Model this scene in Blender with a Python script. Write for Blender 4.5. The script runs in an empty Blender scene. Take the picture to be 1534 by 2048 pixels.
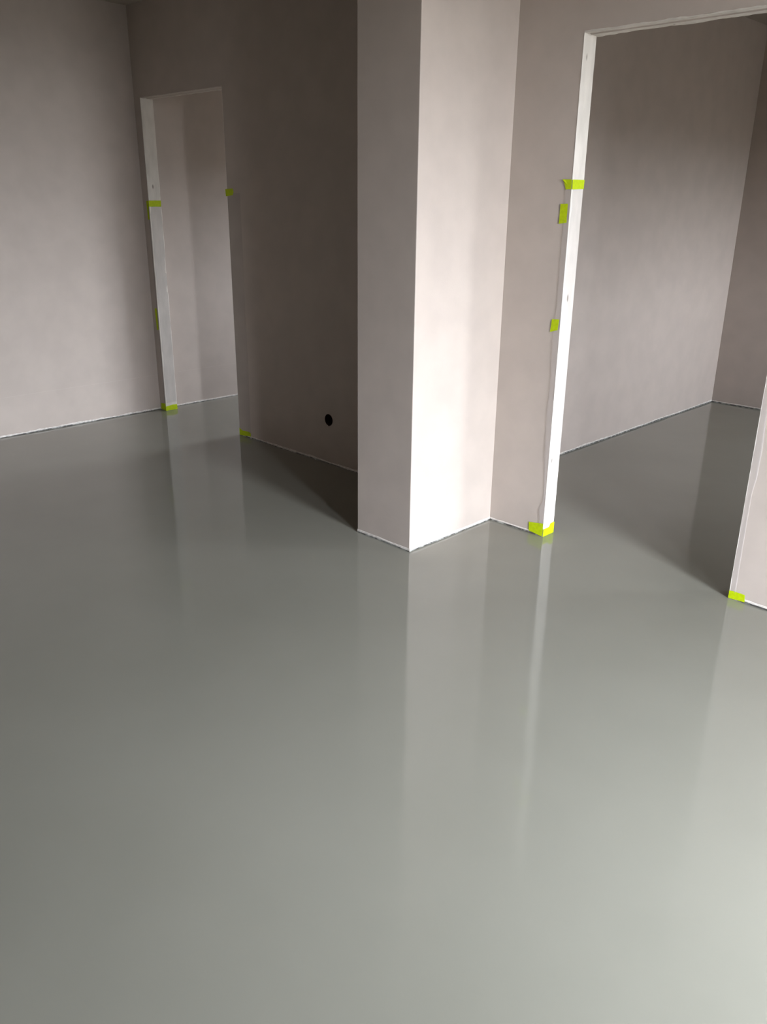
import bpy, bmesh, math, random
from mathutils import Vector, Matrix, noise

C = bpy.context.scene.collection
random.seed(4)

# ------------------------------------------------------------------ dimensions (metres)
XL = -5.52                      # face of the long left wall
YL = 3.19                       # face of the cross wall, left of the pier
YR = 3.15                       # face of the cross wall, right of the pier
D1 = (-5.44, -4.512)            # left doorway
D2 = (-2.031, -1.127)           # right doorway
HD = 2.117                      # door head
BL = 3.283                      # back of the cross wall (left part)
BR = 3.235                      # back of the cross wall (right part)
PX = (-2.690, -2.349); PY = 2.557
RX = -2.74; RY = 6.55           # room behind the right doorway
ZC = 2.66
XR = 1.10                       # window wall
YF = -3.6                       # wall behind the camera

# ------------------------------------------------------------------ materials
def lin(r, g, b):
    f = lambda c: (c/255/12.92) if c/255 <= .04045 else ((c/255+.055)/1.055)**2.4
    return (f(r), f(g), f(b), 1)

def new_mat(name):
    m = bpy.data.materials.new(name); m.use_nodes = True
    nt = m.node_tree; nt.nodes.clear()
    out = nt.nodes.new('ShaderNodeOutputMaterial'); b = nt.nodes.new('ShaderNodeBsdfPrincipled')
    nt.links.new(b.outputs[0], out.inputs[0])
    return m, nt, b, out

def noise_mix(nt, ca, cb, scale, detail=4, lo=.35, hi=.65, coords='Object', stretch=(1,1,1)):
    tc = nt.nodes.new('ShaderNodeTexCoord'); mp = nt.nodes.new('ShaderNodeMapping'); mp.inputs['Scale'].default_value = stretch
    nt.links.new(tc.outputs[coords], mp.inputs[0])
    n = nt.nodes.new('ShaderNodeTexNoise'); n.inputs['Scale'].default_value = scale; n.inputs['Detail'].default_value = detail
    nt.links.new(mp.outputs[0], n.inputs['Vector'])
    r = nt.nodes.new('ShaderNodeValToRGB'); r.color_ramp.elements[0].position = lo; r.color_ramp.elements[1].position = hi
    r.color_ramp.elements[0].color = ca; r.color_ramp.elements[1].color = cb
    nt.links.new(n.outputs['Fac'], r.inputs[0])
    return r.outputs[0], mp

def bump(nt, b, vec, scale, strength, dist, detail=3):
    n = nt.nodes.new('ShaderNodeTexNoise'); n.inputs['Scale'].default_value = scale; n.inputs['Detail'].default_value = detail
    if vec: nt.links.new(vec.outputs[0], n.inputs['Vector'])
    bp = nt.nodes.new('ShaderNodeBump'); bp.inputs['Strength'].default_value = strength; bp.inputs['Distance'].default_value = dist
    nt.links.new(n.outputs['Fac'], bp.inputs['Height']); nt.links.new(bp.outputs[0], b.inputs['Normal'])

def paint(name, base, var=.03, rough=.6, seam=False, ior=1.45):
    m, nt, b, _ = new_mat(name)
    ca = tuple(c*(1-var) for c in base[:3]) + (1,); cb = tuple(min(1, c*(1+var)) for c in base[:3]) + (1,)
    col, mp = noise_mix(nt, ca, cb, 7, 8)
    if seam:                                     # the taped plasterboard joint low on the wall
        sx = nt.nodes.new('ShaderNodeSeparateXYZ'); nt.links.new(mp.outputs[0], sx.inputs[0])
        w = nt.nodes.new('ShaderNodeMath'); w.operation = 'COMPARE'; w.inputs[1].default_value = .262; w.inputs[2].default_value = .0018
        nt.links.new(sx.outputs[2], w.inputs[0])
        k = nt.nodes.new('ShaderNodeMath'); k.operation = 'MULTIPLY'; k.inputs[1].default_value = .05; nt.links.new(w.outputs[0], k.inputs[0])
        mx = nt.nodes.new('ShaderNodeMixRGB'); nt.links.new(k.outputs[0], mx.inputs[0]); nt.links.new(col, mx.inputs[1]); mx.inputs[2].default_value = (.82, .78, .74, 1)
        col = mx.outputs[0]
    nt.links.new(col, b.inputs['Base Color']); b.inputs['Roughness'].default_value = rough; b.inputs['IOR'].default_value = ior
    bump(nt, b, mp, 260, .12, .002)
    return m

M_WALL = paint('wall_paint', (.435, .375, .330, 1), .035, .62, True)
M_PLAIN = paint('plain_wall_paint', (.435, .375, .330, 1), .035, .62)
M_WALLR = paint('low_bounce_paint', (.20, .175, .15, 1), .03, .8)  # wall colour darkened for the unseen front wall, to hold down bounce light
M_CEIL = paint('ceiling_paint', (.41, .36, .305, 1), .02, .8)
M_PLASTER, nt, b, _ = new_mat('raw_plaster')
col, mp = noise_mix(nt, (.58, .54, .485, 1), (.67, .625, .565, 1), 22, 8, stretch=(1, 1, .35))
v = nt.nodes.new('ShaderNodeTexVoronoi'); v.inputs['Scale'].default_value = 9
nt.links.new(mp.outputs[0], v.inputs['Vector'])
r = nt.nodes.new('ShaderNodeValToRGB'); r.color_ramp.elements[0].position = .035; r.color_ramp.elements[1].position = .06
r.color_ramp.elements[0].color = (.35, .32, .28, 1); r.color_ramp.elements[1].color = (1, 1, 1, 1)
nt.links.new(v.outputs['Distance'], r.inputs[0])
mx = nt.nodes.new('ShaderNodeMixRGB'); mx.blend_type = 'MULTIPLY'; mx.inputs[0].default_value = 1
nt.links.new(col, mx.inputs[1]); nt.links.new(r.outputs[0], mx.inputs[2]); nt.links.new(mx.outputs[0], b.inputs['Base Color'])
b.inputs['Roughness'].default_value = .7
bump(nt, b, mp, 60, .35, .003, 6)

M_CAULK, nt, b, _ = new_mat('white_filler')
col, mp = noise_mix(nt, (.50, .46, .42, 1), (.68, .635, .585, 1), 60, 6)
nt.links.new(col, b.inputs['Base Color']); b.inputs['Roughness'].default_value = .6
M_GAP, nt, b, _ = new_mat('joint_gap_grey')
col, mp = noise_mix(nt, (.055, .052, .047, 1), (.34, .34, .31, 1), 38, 7, .42, .66)
nt.links.new(col, b.inputs['Base Color']); b.inputs['Roughness'].default_value = .5

M_FLOOR, nt, b, _ = new_mat('grey_epoxy')
col, mp = noise_mix(nt, (.193, .189, .157, 1), (.207, .202, .169, 1), 1.6, 6)
nt.links.new(col, b.inputs['Base Color']); b.inputs['Roughness'].default_value = .07; b.inputs['IOR'].default_value = 1.54
n1 = nt.nodes.new('ShaderNodeTexNoise'); n1.inputs['Scale'].default_value = 3.2; n1.inputs['Detail'].default_value = 2
nt.links.new(mp.outputs[0], n1.inputs['Vector'])
bp = nt.nodes.new('ShaderNodeBump'); bp.inputs['Strength'].default_value = .06; bp.inputs['Distance'].default_value = .02
nt.links.new(n1.outputs['Fac'], bp.inputs['Height']); nt.links.new(bp.outputs[0], b.inputs['Normal'])

M_TAPE, nt, b, _ = new_mat('lime_tape')
col, mp = noise_mix(nt, (.37, .47, .0, 1), (.43, .54, .0, 1), 90, 5)
nt.links.new(col, b.inputs['Base Color']); b.inputs['Roughness'].default_value = .6; b.inputs['Specular IOR Level'].default_value = .25
bump(nt, b, mp, 220, .4, .001)

def film_mat(name, base, fac, stretch):
    m, nt, b, out = new_mat(name)
    b.inputs['Base Color'].default_value = base; b.inputs['Roughness'].default_value = .22; b.inputs['IOR'].default_value = 1.5
    tc = nt.nodes.new('ShaderNodeTexCoord'); mp = nt.nodes.new('ShaderNodeMapping'); mp.inputs['Scale'].default_value = stretch
    nt.links.new(tc.outputs['Object'], mp.inputs[0]); bump(nt, b, mp, 1, .8, .004, 5)
    tr = nt.nodes.new('ShaderNodeBsdfTransparent'); ms = nt.nodes.new('ShaderNodeMixShader'); ms.inputs[0].default_value = fac
    nt.links.new(tr.outputs[0], ms.inputs[1]); nt.links.new(b.outputs[0], ms.inputs[2]); nt.links.new(ms.outputs[0], out.inputs[0])
    return m
M_FILM = film_mat('clear_film', (.55, .51, .50, 1), .24, (60, 60, 3))
M_FILMT = film_mat('thin_clear_film', (.45, .42, .40, 1), .12, (60, 60, 3))

M_HOLE, nt, b, _ = new_mat('socket_cavity'); b.inputs['Base Color'].default_value = (.028, .010, .008, 1); b.inputs['Roughness'].default_value = .8
M_FRAME, nt, b, _ = new_mat('window_frame_white')
col, mp = noise_mix(nt, (.72, .72, .70, 1), (.78, .78, .76, 1), 5, 3)
nt.links.new(col, b.inputs['Base Color']); b.inputs['Roughness'].default_value = .4

# ------------------------------------------------------------------ mesh helpers
def link(name, bm, mats, parent=None, kind=None, label=None, cat=None, group=None, smooth=False, bevel=0):
    me = bpy.data.meshes.new(name); bmesh.ops.recalc_face_normals(bm, faces=bm.faces); bm.to_mesh(me); bm.free()
    for m in (mats if isinstance(mats, (list, tuple)) else [mats]): me.materials.append(m)
    o = bpy.data.objects.new(name, me); C.objects.link(o)
    if smooth:
        for p in me.polygons: p.use_smooth = True
    if bevel:
        md = o.modifiers.new('bevel', 'BEVEL'); md.width = bevel; md.segments = 2; md.limit_method = 'ANGLE'
    if parent: o.parent = parent
    if kind: o['kind'] = kind
    if label: o['label'] = label
    if cat: o['category'] = cat
    if group: o['group'] = group
    return o

def box(bm, x0, x1, y0, y1, z0, z1, mi=0):
    vs = [bm.verts.new((x, y, z)) for x in (x0, x1) for y in (y0, y1) for z in (z0, z1)]
    for f in ((0,1,3,2), (4,6,7,5), (0,4,5,1), (2,3,7,6), (0,2,6,4), (1,5,7,3)):
        fc = bm.faces.new([vs[i] for i in f]); fc.material_index = mi

def struct(name, boxes, mat, bevel=0):
    bm = bmesh.new()
    for b_ in boxes: box(bm, *b_)
    return link(name, bm, mat, kind='structure', bevel=bevel)

# ------------------------------------------------------------------ the shell
struct('floor', [(XL-.2, XR+.3, YF-.2, RY+.2, -.12, 0)], M_FLOOR)
struct('ceiling', [(XL-.2, XR+.3, YF-.2, RY+.2, ZC, ZC+.2)], M_CEIL)
struct('wall_left', [(XL-.2, XL, YF, RY, 0, ZC)], M_WALL)
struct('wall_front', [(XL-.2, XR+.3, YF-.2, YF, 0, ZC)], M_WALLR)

# cross wall left of the pier, with the doorway and the round hole cut for a socket
HX, HZ, HR = -3.604, .273, .0335
bm = bmesh.new()
def wall_cells(bm, xs, zs, y0, y1, skip):
    """a wall of one skin of cells; reveals and outer rims are added where a cell is missing"""
    cell = {}
    for i in range(len(xs)-1):
        for j in range(len(zs)-1):
            if (i, j) not in skip: cell[(i, j)] = 1
    V = {}
    def v(i, j, k):
        if (i, j, k) not in V: V[(i, j, k)] = bm.verts.new((xs[i], (y0, y1)[k], zs[j]))
        return V[(i, j, k)]
    for (i, j) in cell:
        bm.faces.new((v(i,j,0), v(i+1,j,0), v(i+1,j+1,0), v(i,j+1,0)))
        bm.faces.new((v(i,j,1), v(i,j+1,1), v(i+1,j+1,1), v(i+1,j,1)))
        for di, dj, a, b_ in ((-1,0,(i,j),(i,j+1)), (1,0,(i+1,j),(i+1,j+1)), (0,-1,(i,j),(i+1,j)), (0,1,(i,j+1),(i+1,j+1))):
            if (i+di, j+dj) not in cell:
                bm.faces.new((v(*a,0), v(*b_,0), v(*b_,1), v(*a,1)))
    return v
xs = [XL, D1[0], D1[1], HX-.06, HX+.06, PX[0]+.1]; zs = [0, HZ-.06, HZ+.06, HD, ZC]
v = wall_cells(bm, xs, zs, YL, BL, {(1,0), (1,1), (1,2), (3,1)})
bmesh.ops.holes_fill(bm, edges=[])       # no-op keeps the mesh manifold apart from the opening below
N = 32
def rim(y, r): return [bm.verts.new((HX+r*math.cos(2*math.pi*k/N), y, HZ+r*math.sin(2*math.pi*k/N)*(1.02 if k != 3*N//4 else 1.13))) for k in range(N)]
def sq(y):
    out_ = []
    for k in range(N):
        a = 2*math.pi*k/N; c, s = math.cos(a), math.sin(a); q = .06/max(abs(c), abs(s)); out_.append(bm.verts.new((HX+q*c, y, HZ+q*s)))
    return out_
for y in (YL, BL):
    a, b_ = rim(y, HR), sq(y)
    for k in range(N): bm.faces.new((a[k], a[(k+1)%N], b_[(k+1)%N], b_[k]))
wl = link('wall_back_left', bm, M_WALL, kind='structure')
# dark plaster-box cavity behind the hole
bm = bmesh.new()
rings = []
for (y, r_) in ((YL-.0006, HR+.0012), (YL-.0006, HR-.0005), (YL+.012, HR-.001), (YL+.06, HR-.002), (YL+.06, .001)):
    rings.append([bm.verts.new((HX+r_*math.cos(2*math.pi*k/N), y, HZ+r_*math.sin(2*math.pi*k/N)*(1.02 if k != 3*N//4 else 1.13))) for k in range(N)])
for p, q in zip(rings, rings[1:]):
    for k in range(N): bm.faces.new((p[k], p[(k+1)%N], q[(k+1)%N], q[k]))
bm.faces.new(rings[-1])
link('socket_hole', bm, M_HOLE, label='small round dark socket hole cut low in the shaded wall left of the pier', cat='hole')

struct('wall_back_pier', [(PX[0], PX[1], PY, 3.30, 0, ZC)], M_PLAIN, bevel=.0022)
struct('wall_back_right', [(PX[1]-.1, D2[0], YR, BR, 0, ZC), (D2[0], D2[1], YR, BR, HD+.004, ZC), (D2[1], XR, YR, BR, 0, ZC)], M_PLAIN)
struct('wall_far_left', [(RX-.09, RX, 3.2, RY, 0, ZC)], M_PLAIN)
# far wall with the passage window
def wall_with_window(name, axis, c0, c1, a0, a1, wins, mat):
    bx = []; edge = a0
    for (w0, w1, z0, z1) in wins:
        bx += [(edge, w0, 0, ZC), (w0, w1, 0, z0), (w0, w1, z1, ZC)]; edge = w1
    bx.append((edge, a1, 0, ZC))
    bb = [(p, q, c0, c1, z0, z1) if axis == 'x' else (c0, c1, p, q, z0, z1) for (p, q, z0, z1) in bx if z1 > z0 and q > p]
    return struct(name, bb, mat)
W_HALL = (-4.80, -3.90, .75, 1.78)
wall_with_window('wall_far', 'x', RY, RY+.2, XL-.2, XR+.3, [W_HALL], M_PLAIN)
W_MAIN = [(.85, 1.25, .03, 2.55), (1.65, 2.38, .03, 2.55)]
W_ROOM = (5.20, 6.10, .75, 1.95)
wall_with_window('wall_right', 'y', XR, XR+.3, YF, RY, W_MAIN + [W_ROOM], M_WALL)

# windows: frame, sash bars and clear opening leaf profiles
def window(n, axis, c, w, leaf):
    a0, a1, z0, z1 = w
    bm = bmesh.new(); f = .055; d0, d1 = c, c+.07
    def bb(p, q, r0, r1, dd0=d0, dd1=d1):
        if axis == 'x': box(bm, p, q, dd0, dd1, r0, r1)
        else: box(bm, dd0, dd1, p, q, r0, r1)
    bb(a0, a0+f, z0, z1); bb(a1-f, a1, z0, z1); bb(a0+f, a1-f, z0, z0+f); bb(a0+f, a1-f, z1-f, z1)
    if leaf: bb((a0+a1)/2-.04, (a0+a1)/2+.04, z0+f, z1-f)
    o = link('window_%d' % n, bm, M_FRAME, kind='structure')
    return o
window(1, 'y', XR+.2, W_MAIN[0], False)
window(2, 'y', XR+.2, W_MAIN[1], False)
window(3, 'y', XR+.2, W_ROOM, True)
window(4, 'x', RY+.1, W_HALL, True)

# ------------------------------------------------------------------ raw plaster linings of the two doorways
def ragged(t, seed, amp):
    return amp*(.5+.9*noise.noise(Vector((t*9, seed, 0))) + .6*noise.noise(Vector((t*37, seed+5, 0))))
def lining(name, x0, x1, yf, yb, seed, lip=1.0, left=True, right=True):
    bm = bmesh.new(); th = .0016; n = 150
    def jamb(x, s):
        prev = None
        for i in range(n+1):
            z = HD*i/n
            e = max(.0002, ragged(z, seed+s, .0022)); e2 = .0010*noise.noise(Vector((z*14, seed, 3)))
            spill = max(.0004, ragged(z, seed+s+9, .0030))
            row = [bm.verts.new(p) for p in ((x-s*spill, yf-.0008, z), (x-s*.0002, yf-.0016, z), (x+s*th+e2, yf+.001, z), (x+s*th+e2, (yf+yb)/2, z), (x+s*(th+.0004)-e2, yb-.001, z), (x, yb+e, z))]
            if prev:
                for k in range(5): bm.faces.new((prev[k], prev[k+1], row[k+1], row[k]))
            prev = row
    if left: jamb(x0, 1)
    if right: jamb(x1, -1)
    # head: plaster soffit with a shallow groove along it
    prev = None; m = 90
    for i in range(m+1):
        x = x0+(x1-x0)*i/m; up = lip*(.0028+max(0, ragged(x, seed+20, .004))); w = .0012*noise.noise(Vector((x*20, seed, 7)))
        dn = lip*max(0, ragged(x, seed+31, .004)); g = yf+(yb-yf)*.40
        row = [bm.verts.new(p) for p in ((x, yf-.0012, HD+up), (x, yf-.003, HD-.001+w), (x, g-.009, HD-.0015+w), (x, g-.004, HD+.0045), (x, g+.006, HD+.0045), (x, g+.011, HD-.0025-w), (x, yb-.004, HD-.003-w), (x, yb+.001, HD-.002-dn), (x, yb+.002, HD+.004))]
        if prev:
            for k in range(8):
                f = bm.faces.new((prev[k], prev[k+1], row[k+1], row[k])); f.material_index = 1 if (k in (2, 3, 4) or (lip < 1 and k in (1, 5))) else 0
        prev = row
    return link(name, bm, [M_PLASTER, M_WALL], kind='structure', smooth=False)
lining('door_1', D1[0], D1[1], YL, BL, 1.3, .3)
lining('door_2', D2[0], D2[1], YR, BR, 7.7)

# ------------------------------------------------------------------ pale filler strip and dark joint along the foot of the walls
def foot(num, p, q, side, seed, hw=.014, gap=.006, amp=.005):
    """p->q along the wall foot; side = unit normal into the room"""
    p = Vector((*p, 0)); q = Vector((*q, 0)); s = Vector((*side, 0)); L = (q-p).length; n = max(8, int(L/.012))
    bm = bmesh.new(); pv = None
    for i in range(n+1):
        t = L*i/n; c = p+(q-p)*(i/n)
        h = hw+amp*noise.noise(Vector((t*6, seed, 0)))+amp*.7*noise.noise(Vector((t*31, seed, 2)))
        g = max(.0008, gap+.004*noise.noise(Vector((t*3.1, seed, 5)))+.002*noise.noise(Vector((t*45, seed, 6))))
        w = .0035+.0022*noise.noise(Vector((t*7, seed, 8)))
        z = Vector((0, 0, 1))
        row = [bm.verts.new(x) for x in (c+s*.0002+z*h, c+s*.0016+z*(h-.0015), c+s*.0026+z*g, c+s*.0022+z*g, c+s*w+z*.0004)]
        if pv:
            for k in range(4):
                f = bm.faces.new((pv[k], pv[k+1], row[k+1], row[k])); f.material_index = 0 if k < 3 else 1
        pv = row
    link('trim_%d' % num, bm, [M_CAULK, M_GAP], kind='structure')
foot(1, (XL, YF), (XL, YL), (1, 0), 1.1, .015, .006, .008)
foot(2, (XL, BL), (XL, RY), (1, 0), 2.1, .013, .004, .003)
foot(3, (D1[1], YL), (PX[0], YL), (0, -1), 3.1, .015, .006, .007)
foot(4, (PX[0], PY), (PX[1], PY), (0, -1), 4.1, .016, .006, .003)
foot(5, (PX[1], PY), (PX[1], YR), (1, 0), 5.1, .015, .006, .003)
foot(6, (PX[1], YR), (D2[0], YR), (0, -1), 6.1, .015, .008, .003)
foot(7, (D2[1], YR), (XR, YR), (0, -1), 7.1, .014, .008, .005)
foot(8, (RX, BR), (RX, RY), (1, 0), 8.1, .016, .009, .006)
foot(9, (RX, RY), (XR, RY), (0, -1), 9.1, .015, .010, .004)
foot(10, (XL, YL), (D1[0], YL), (0, -1), 10.1, .010, .006, .003)

# ------------------------------------------------------------------ lime tape
def tape(front, reveal, xr, yf, label, lift=.0028, curl=False):
    """front: (x, z) outline on the wall face; reveal: (y, z) outline on the jamb face"""
    bm = bmesh.new(); th = .0006
    def slab(pts, nrm):
        n = len(pts); cen = sum(pts, Vector())/n
        lo = [bm.verts.new(p) for p in pts]; hi = [bm.verts.new(p+nrm*th) for p in pts]
        c0 = bm.verts.new(cen); c1 = bm.verts.new(cen+nrm*(th+.0004))
        for k in range(n):
            j = (k+1) % n
            bm.faces.new((lo[k], lo[j], c0)); bm.faces.new((hi[j], hi[k], c1)); bm.faces.new((lo[k], hi[k], hi[j], lo[j]))
    def dens(pts):
        out_ = []
        for k in range(len(pts)):
            a, b_ = Vector(pts[k]), Vector(pts[(k+1) % len(pts)])
            for t in (0, .25, .5, .75):
                p = a.lerp(b_, t)
                if t: p += Vector((random.uniform(-.0005, .0005), random.uniform(-.0007, .0007)))
                out_.append(p)
        return out_
    if front:
        pts = [Vector((p.x, yf-lift, p.y)) for p in dens(front)]
        if curl: pts[0] += Vector((0, -.006, 0)); pts[1] += Vector((0, -.002, 0))
        slab(pts, Vector((0, -1, 0)))
    if reveal: slab([Vector((xr+.0034, max(yf-lift-.0004, p.x), p.y)) for p in dens(reveal)], Vector((1, 0, 0)))
    return link('masking_tape', bm, M_TAPE, label=label, cat='tape', group='lime green tape pieces on the doorway edges')
def S(pts, k): return [(x*k, (z-1.5)*k+1.5) for x, z in pts]
kl = 3.19/3.18
x1, x2 = D1[0], D2[0]
tape([(x1-.012, 1.479), (x1, 1.479), (x1, 1.4402), (x1-.006, 1.4402)], [(YL-.003, 1.4808), (BL, 1.4813), (BL-.002, 1.4405), (YL-.003, 1.4404)], x1, YL, 'short level tape piece across the left doorway jamb at chest height')
tape([(-5.468, 1.4775), (-5.4465, 1.4782), (-5.4455, 1.3575), (-5.463, 1.3543)], None, x1, YL, 'upright dim tape strip just left of the left doorway jamb, directly beside the level piece')
tape([(-5.4770, .7510), (-5.4500, .7535), (-5.4460, .6030), (-5.4700, .5960)], None, x1, YL, 'upright narrow tape strip halfway down the sliver of wall left of the left doorway')
tape([(-5.500, .052), (x1, .058), (x1, .002), (-5.503, .004)], [(YL-.003, .034), (3.245, .041), (BL+.001, .0385), (BL+.001, .001), (YL-.003, .001)], x1, YL, 'tape wrapped around the foot of the left doorway jamb, at the room corner')
tape(S([(-4.5202, 1.5522), (-4.4446, 1.5567), (-4.4363, 1.5358), (-4.4482, 1.5179), (-4.5168, 1.5119)], kl*.9985), None, x1, YL, 'small dim square of tape high on the right edge of the left doorway', .002)
tape([(D1[1]+.001, .050), (-4.496, .037), (-4.400, .043), (-4.386, .037), (-4.385, .013), (D1[1]+.001, .002)], None, x1, YL, 'dim tape at the foot of the dark wall, right edge of the left doorway', .003)
tape([(-2.0745, 1.5875), (x2, 1.5862), (x2, 1.5489), (-2.0579, 1.5489), (-2.064, 1.5659)], [(YR-.003, 1.5862), (BR+.001, 1.5865), (BR, 1.5509), (YR-.003, 1.5489)], x2, YR, 'topmost tape on the right doorway, folded around the jamb with a curled corner', curl=True)
tape([(-2.0771, 1.4923), (-2.0415, 1.4935), (-2.0402, 1.4191), (-2.0779, 1.4134)], None, x2, YR, 'upright tape strip on the wall just below the folded piece of the right doorway')
tape([(-2.0736, 1.0183), (-2.0372, 1.021), (-2.0405, .9745), (-2.0787, .9634)], None, x2, YR, 'slanted tape piece on the wall beside the right doorway at waist height')
tape([(-2.1131, .0552), (-2.0334, .0675), (x2, .0665), (x2, .0015), (-2.1092, .0105)], [(YR-.003, .040), (3.194, .0394), (3.205, .0552), (BR+.001, .0560), (BR+.001, .0008), (YR-.003, .0012)], x2, YR, 'bright tape wrapped around the foot of the left jamb of the right doorway')
tape([(-1.1275, .0340), (-1.100, .0365), (-1.0640, .0350), (-1.0605, .0040), (-1.1270, .0015)], None, x2, YR, 'tape at the foot of the wall on the right side of the right doorway')

# ------------------------------------------------------------------ clear protective film taped along the doorway edges
def film(front_edge, xr, yf, z0, z1, reveal_depth, seed, label, amp=.0012, sgn=1, hem=.0016, mat=None):
    """front_edge(z) = width of the band on the wall face; sgn=+1 when the wall lies at smaller x"""
    bm = bmesh.new(); n = 170; pv = None; nf = 6; nr = 7 if reveal_depth else 0
    for i in range(n+1):
        z = z0+(z1-z0)*i/n; w = front_edge(z); row = []
        for k in range(nf+1):
            u = 1-k/nf; d = .0022+amp*.6*(noise.noise(Vector((u*2.2, z*5, seed)))+.5*noise.noise(Vector((u*6, z*16, seed))))
            if k == 0: d = .0008
            if k == 1: d += hem; u = 1-.05
            row.append(bm.verts.new((xr-sgn*w*u, yf-max(.0006, d), z)))
        for k in range(1, nr+1):
            u = k/nr; d = .0026+amp*(noise.noise(Vector((u*4, z*2.3, seed+4)))+.5*noise.noise(Vector((u*9+z*3, z*7, seed))))
            row.append(bm.verts.new((xr+sgn*max(.0022, d), yf+reveal_depth*u, z)))
        if pv:
            for k in range(len(row)-1): bm.faces.new((pv[k], pv[k+1], row[k+1], row[k]))
        pv = row
    return link('protective_film', bm, mat or M_FILM, label=label, cat='plastic film', group='clear film strips on the doorway edges', smooth=True)
def interp(tab):
    def f(z):
        for (za, wa), (zb, wb) in zip(tab, tab[1:]):
            if za <= z <= zb: return wa+(wb-wa)*(z-za)/(zb-za)
        return tab[0][1] if z < tab[0][0] else tab[-1][1]
    return f
film(interp([(.05, .0244), (.08, .0244), (.127, .0345), (.184, .0114), (.25, .012), (.40, .0262), (.4967, .0296), (.6136, .0324), (.752, .0268), (.9287, .036), (1.0486, .0269), (1.1439, .0261), (1.3087, .0274), (1.4092, .0251), (1.50, .03), (1.56, .028)]),
     D2[0], YR, .05, 1.565, BR-YR-.001, 2.2, 'crinkled clear film covering the left jamb of the right doorway')
film(interp([(.03, .025), (.0548, .0248), (.282, .0218), (.459, .0218), (.52, .030), (.6312, .0307), (.7653, .0246), (.9, .022), (1.6, .026)]),
     D2[1], YR, .03, 1.6, 0, 5.2, 'clear film strip along the right edge of the right doorway', sgn=-1)
film(interp([(0, .012), (2, .012)]), D1[0], YL, .06, 1.46, BL-YL-.001, 8.2, 'creased clear film over the lit left left doorway', amp=.0036)
film(interp([(0, .124), (.5, .131), (.8, .128), (1.2, .131), (1.6, .130)]), D1[1], YL, .03, 1.53, 0, 11.2, 'wide dim film strip on the dark wall beside the left doorway', sgn=-1, mat=M_FILMT, hem=.0028)

# ------------------------------------------------------------------ daylight: an overcast sky over dull ground, seen through the windows
w = bpy.data.worlds.new('overcast'); bpy.context.scene.world = w; w.use_nodes = True
nt = w.node_tree; nt.nodes.clear()
out = nt.nodes.new('ShaderNodeOutputWorld'); bg = nt.nodes.new('ShaderNodeBackground'); nt.links.new(bg.outputs[0], out.inputs[0])
tc = nt.nodes.new('ShaderNodeTexCoord'); sx = nt.nodes.new('ShaderNodeSeparateXYZ'); nt.links.new(tc.outputs['Generated'], sx.inputs[0])
r = nt.nodes.new('ShaderNodeValToRGB'); cr = r.color_ramp
stops = [(.30, (.05, .048, .042, 1)), (.485, (.17, .17, .16, 1)), (.505, (.86, .91, .97, 1)), (.55, (1.14, 1.20, 1.31, 1)), (.66, (1.12, 1.20, 1.33, 1)), (.76, (.97, 1.05, 1.16, 1)), (.97, (.75, .82, .91, 1))]
cr.elements[0].position, cr.elements[0].color = stops[0]; cr.elements[1].position, cr.elements[1].color = stops[-1]
for p_, c_ in stops[1:-1]: cr.elements.new(p_).color = c_
mr = nt.nodes.new('ShaderNodeMapRange'); mr.inputs['From Min'].default_value = -1; mr.inputs['From Max'].default_value = 1
nt.links.new(sx.outputs[2], mr.inputs['Value']); nt.links.new(mr.outputs[0], r.inputs[0]); nt.links.new(r.outputs[0], bg.inputs[0])
bg.inputs[1].default_value = 9.0

def portal(name, loc, rot, sx_, sy_):
    l = bpy.data.lights.new(name, 'AREA'); l.shape = 'RECTANGLE'; l.size = sx_; l.size_y = sy_
    l.cycles.is_portal = True
    o = bpy.data.objects.new(name, l); C.objects.link(o); o.location = loc; o.rotation_euler = rot
for (a0, a1, z0, z1) in W_MAIN + [W_ROOM]:
    portal('daylight_portal', (XR+.305, (a0+a1)/2, (z0+z1)/2), (0, math.pi/2, 0), z1-z0, a1-a0)
a0, a1, z0, z1 = W_HALL
portal('daylight_portal', ((a0+a1)/2, RY+.205, (z0+z1)/2), (-math.pi/2, 0, 0), a1-a0, z1-z0)

# ------------------------------------------------------------------ camera
cam = bpy.data.cameras.new('camera'); co = bpy.data.objects.new('camera', cam); C.objects.link(co)
R_ = Vector((.710088, .704043, .009952)); U_ = Vector((-.254775, .243735, .935779)); F_ = Vector((-.656403, .667021, -.352446))
co.matrix_world = Matrix(((R_.x, U_.x, -F_.x, 0), (R_.y, U_.y, -F_.y, 0), (R_.z, U_.z, -F_.z, 1.5), (0, 0, 0, 1)))
cam.sensor_fit = 'HORIZONTAL'; cam.sensor_width = 36; cam.lens = 1656.75/1534*36; cam.clip_start = .02
sc = bpy.context.scene; sc.camera = co
sc.view_settings.view_transform = 'Standard'; sc.view_settings.look = 'None'; sc.view_settings.gamma = 1
sc.view_settings.use_curve_mapping = False; sc.view_settings.exposure = 2.68
sc.cycles.max_bounces = 12; sc.cycles.diffuse_bounces = 8; sc.cycles.glossy_bounces = 4; sc.cycles.transparent_max_bounces = 12
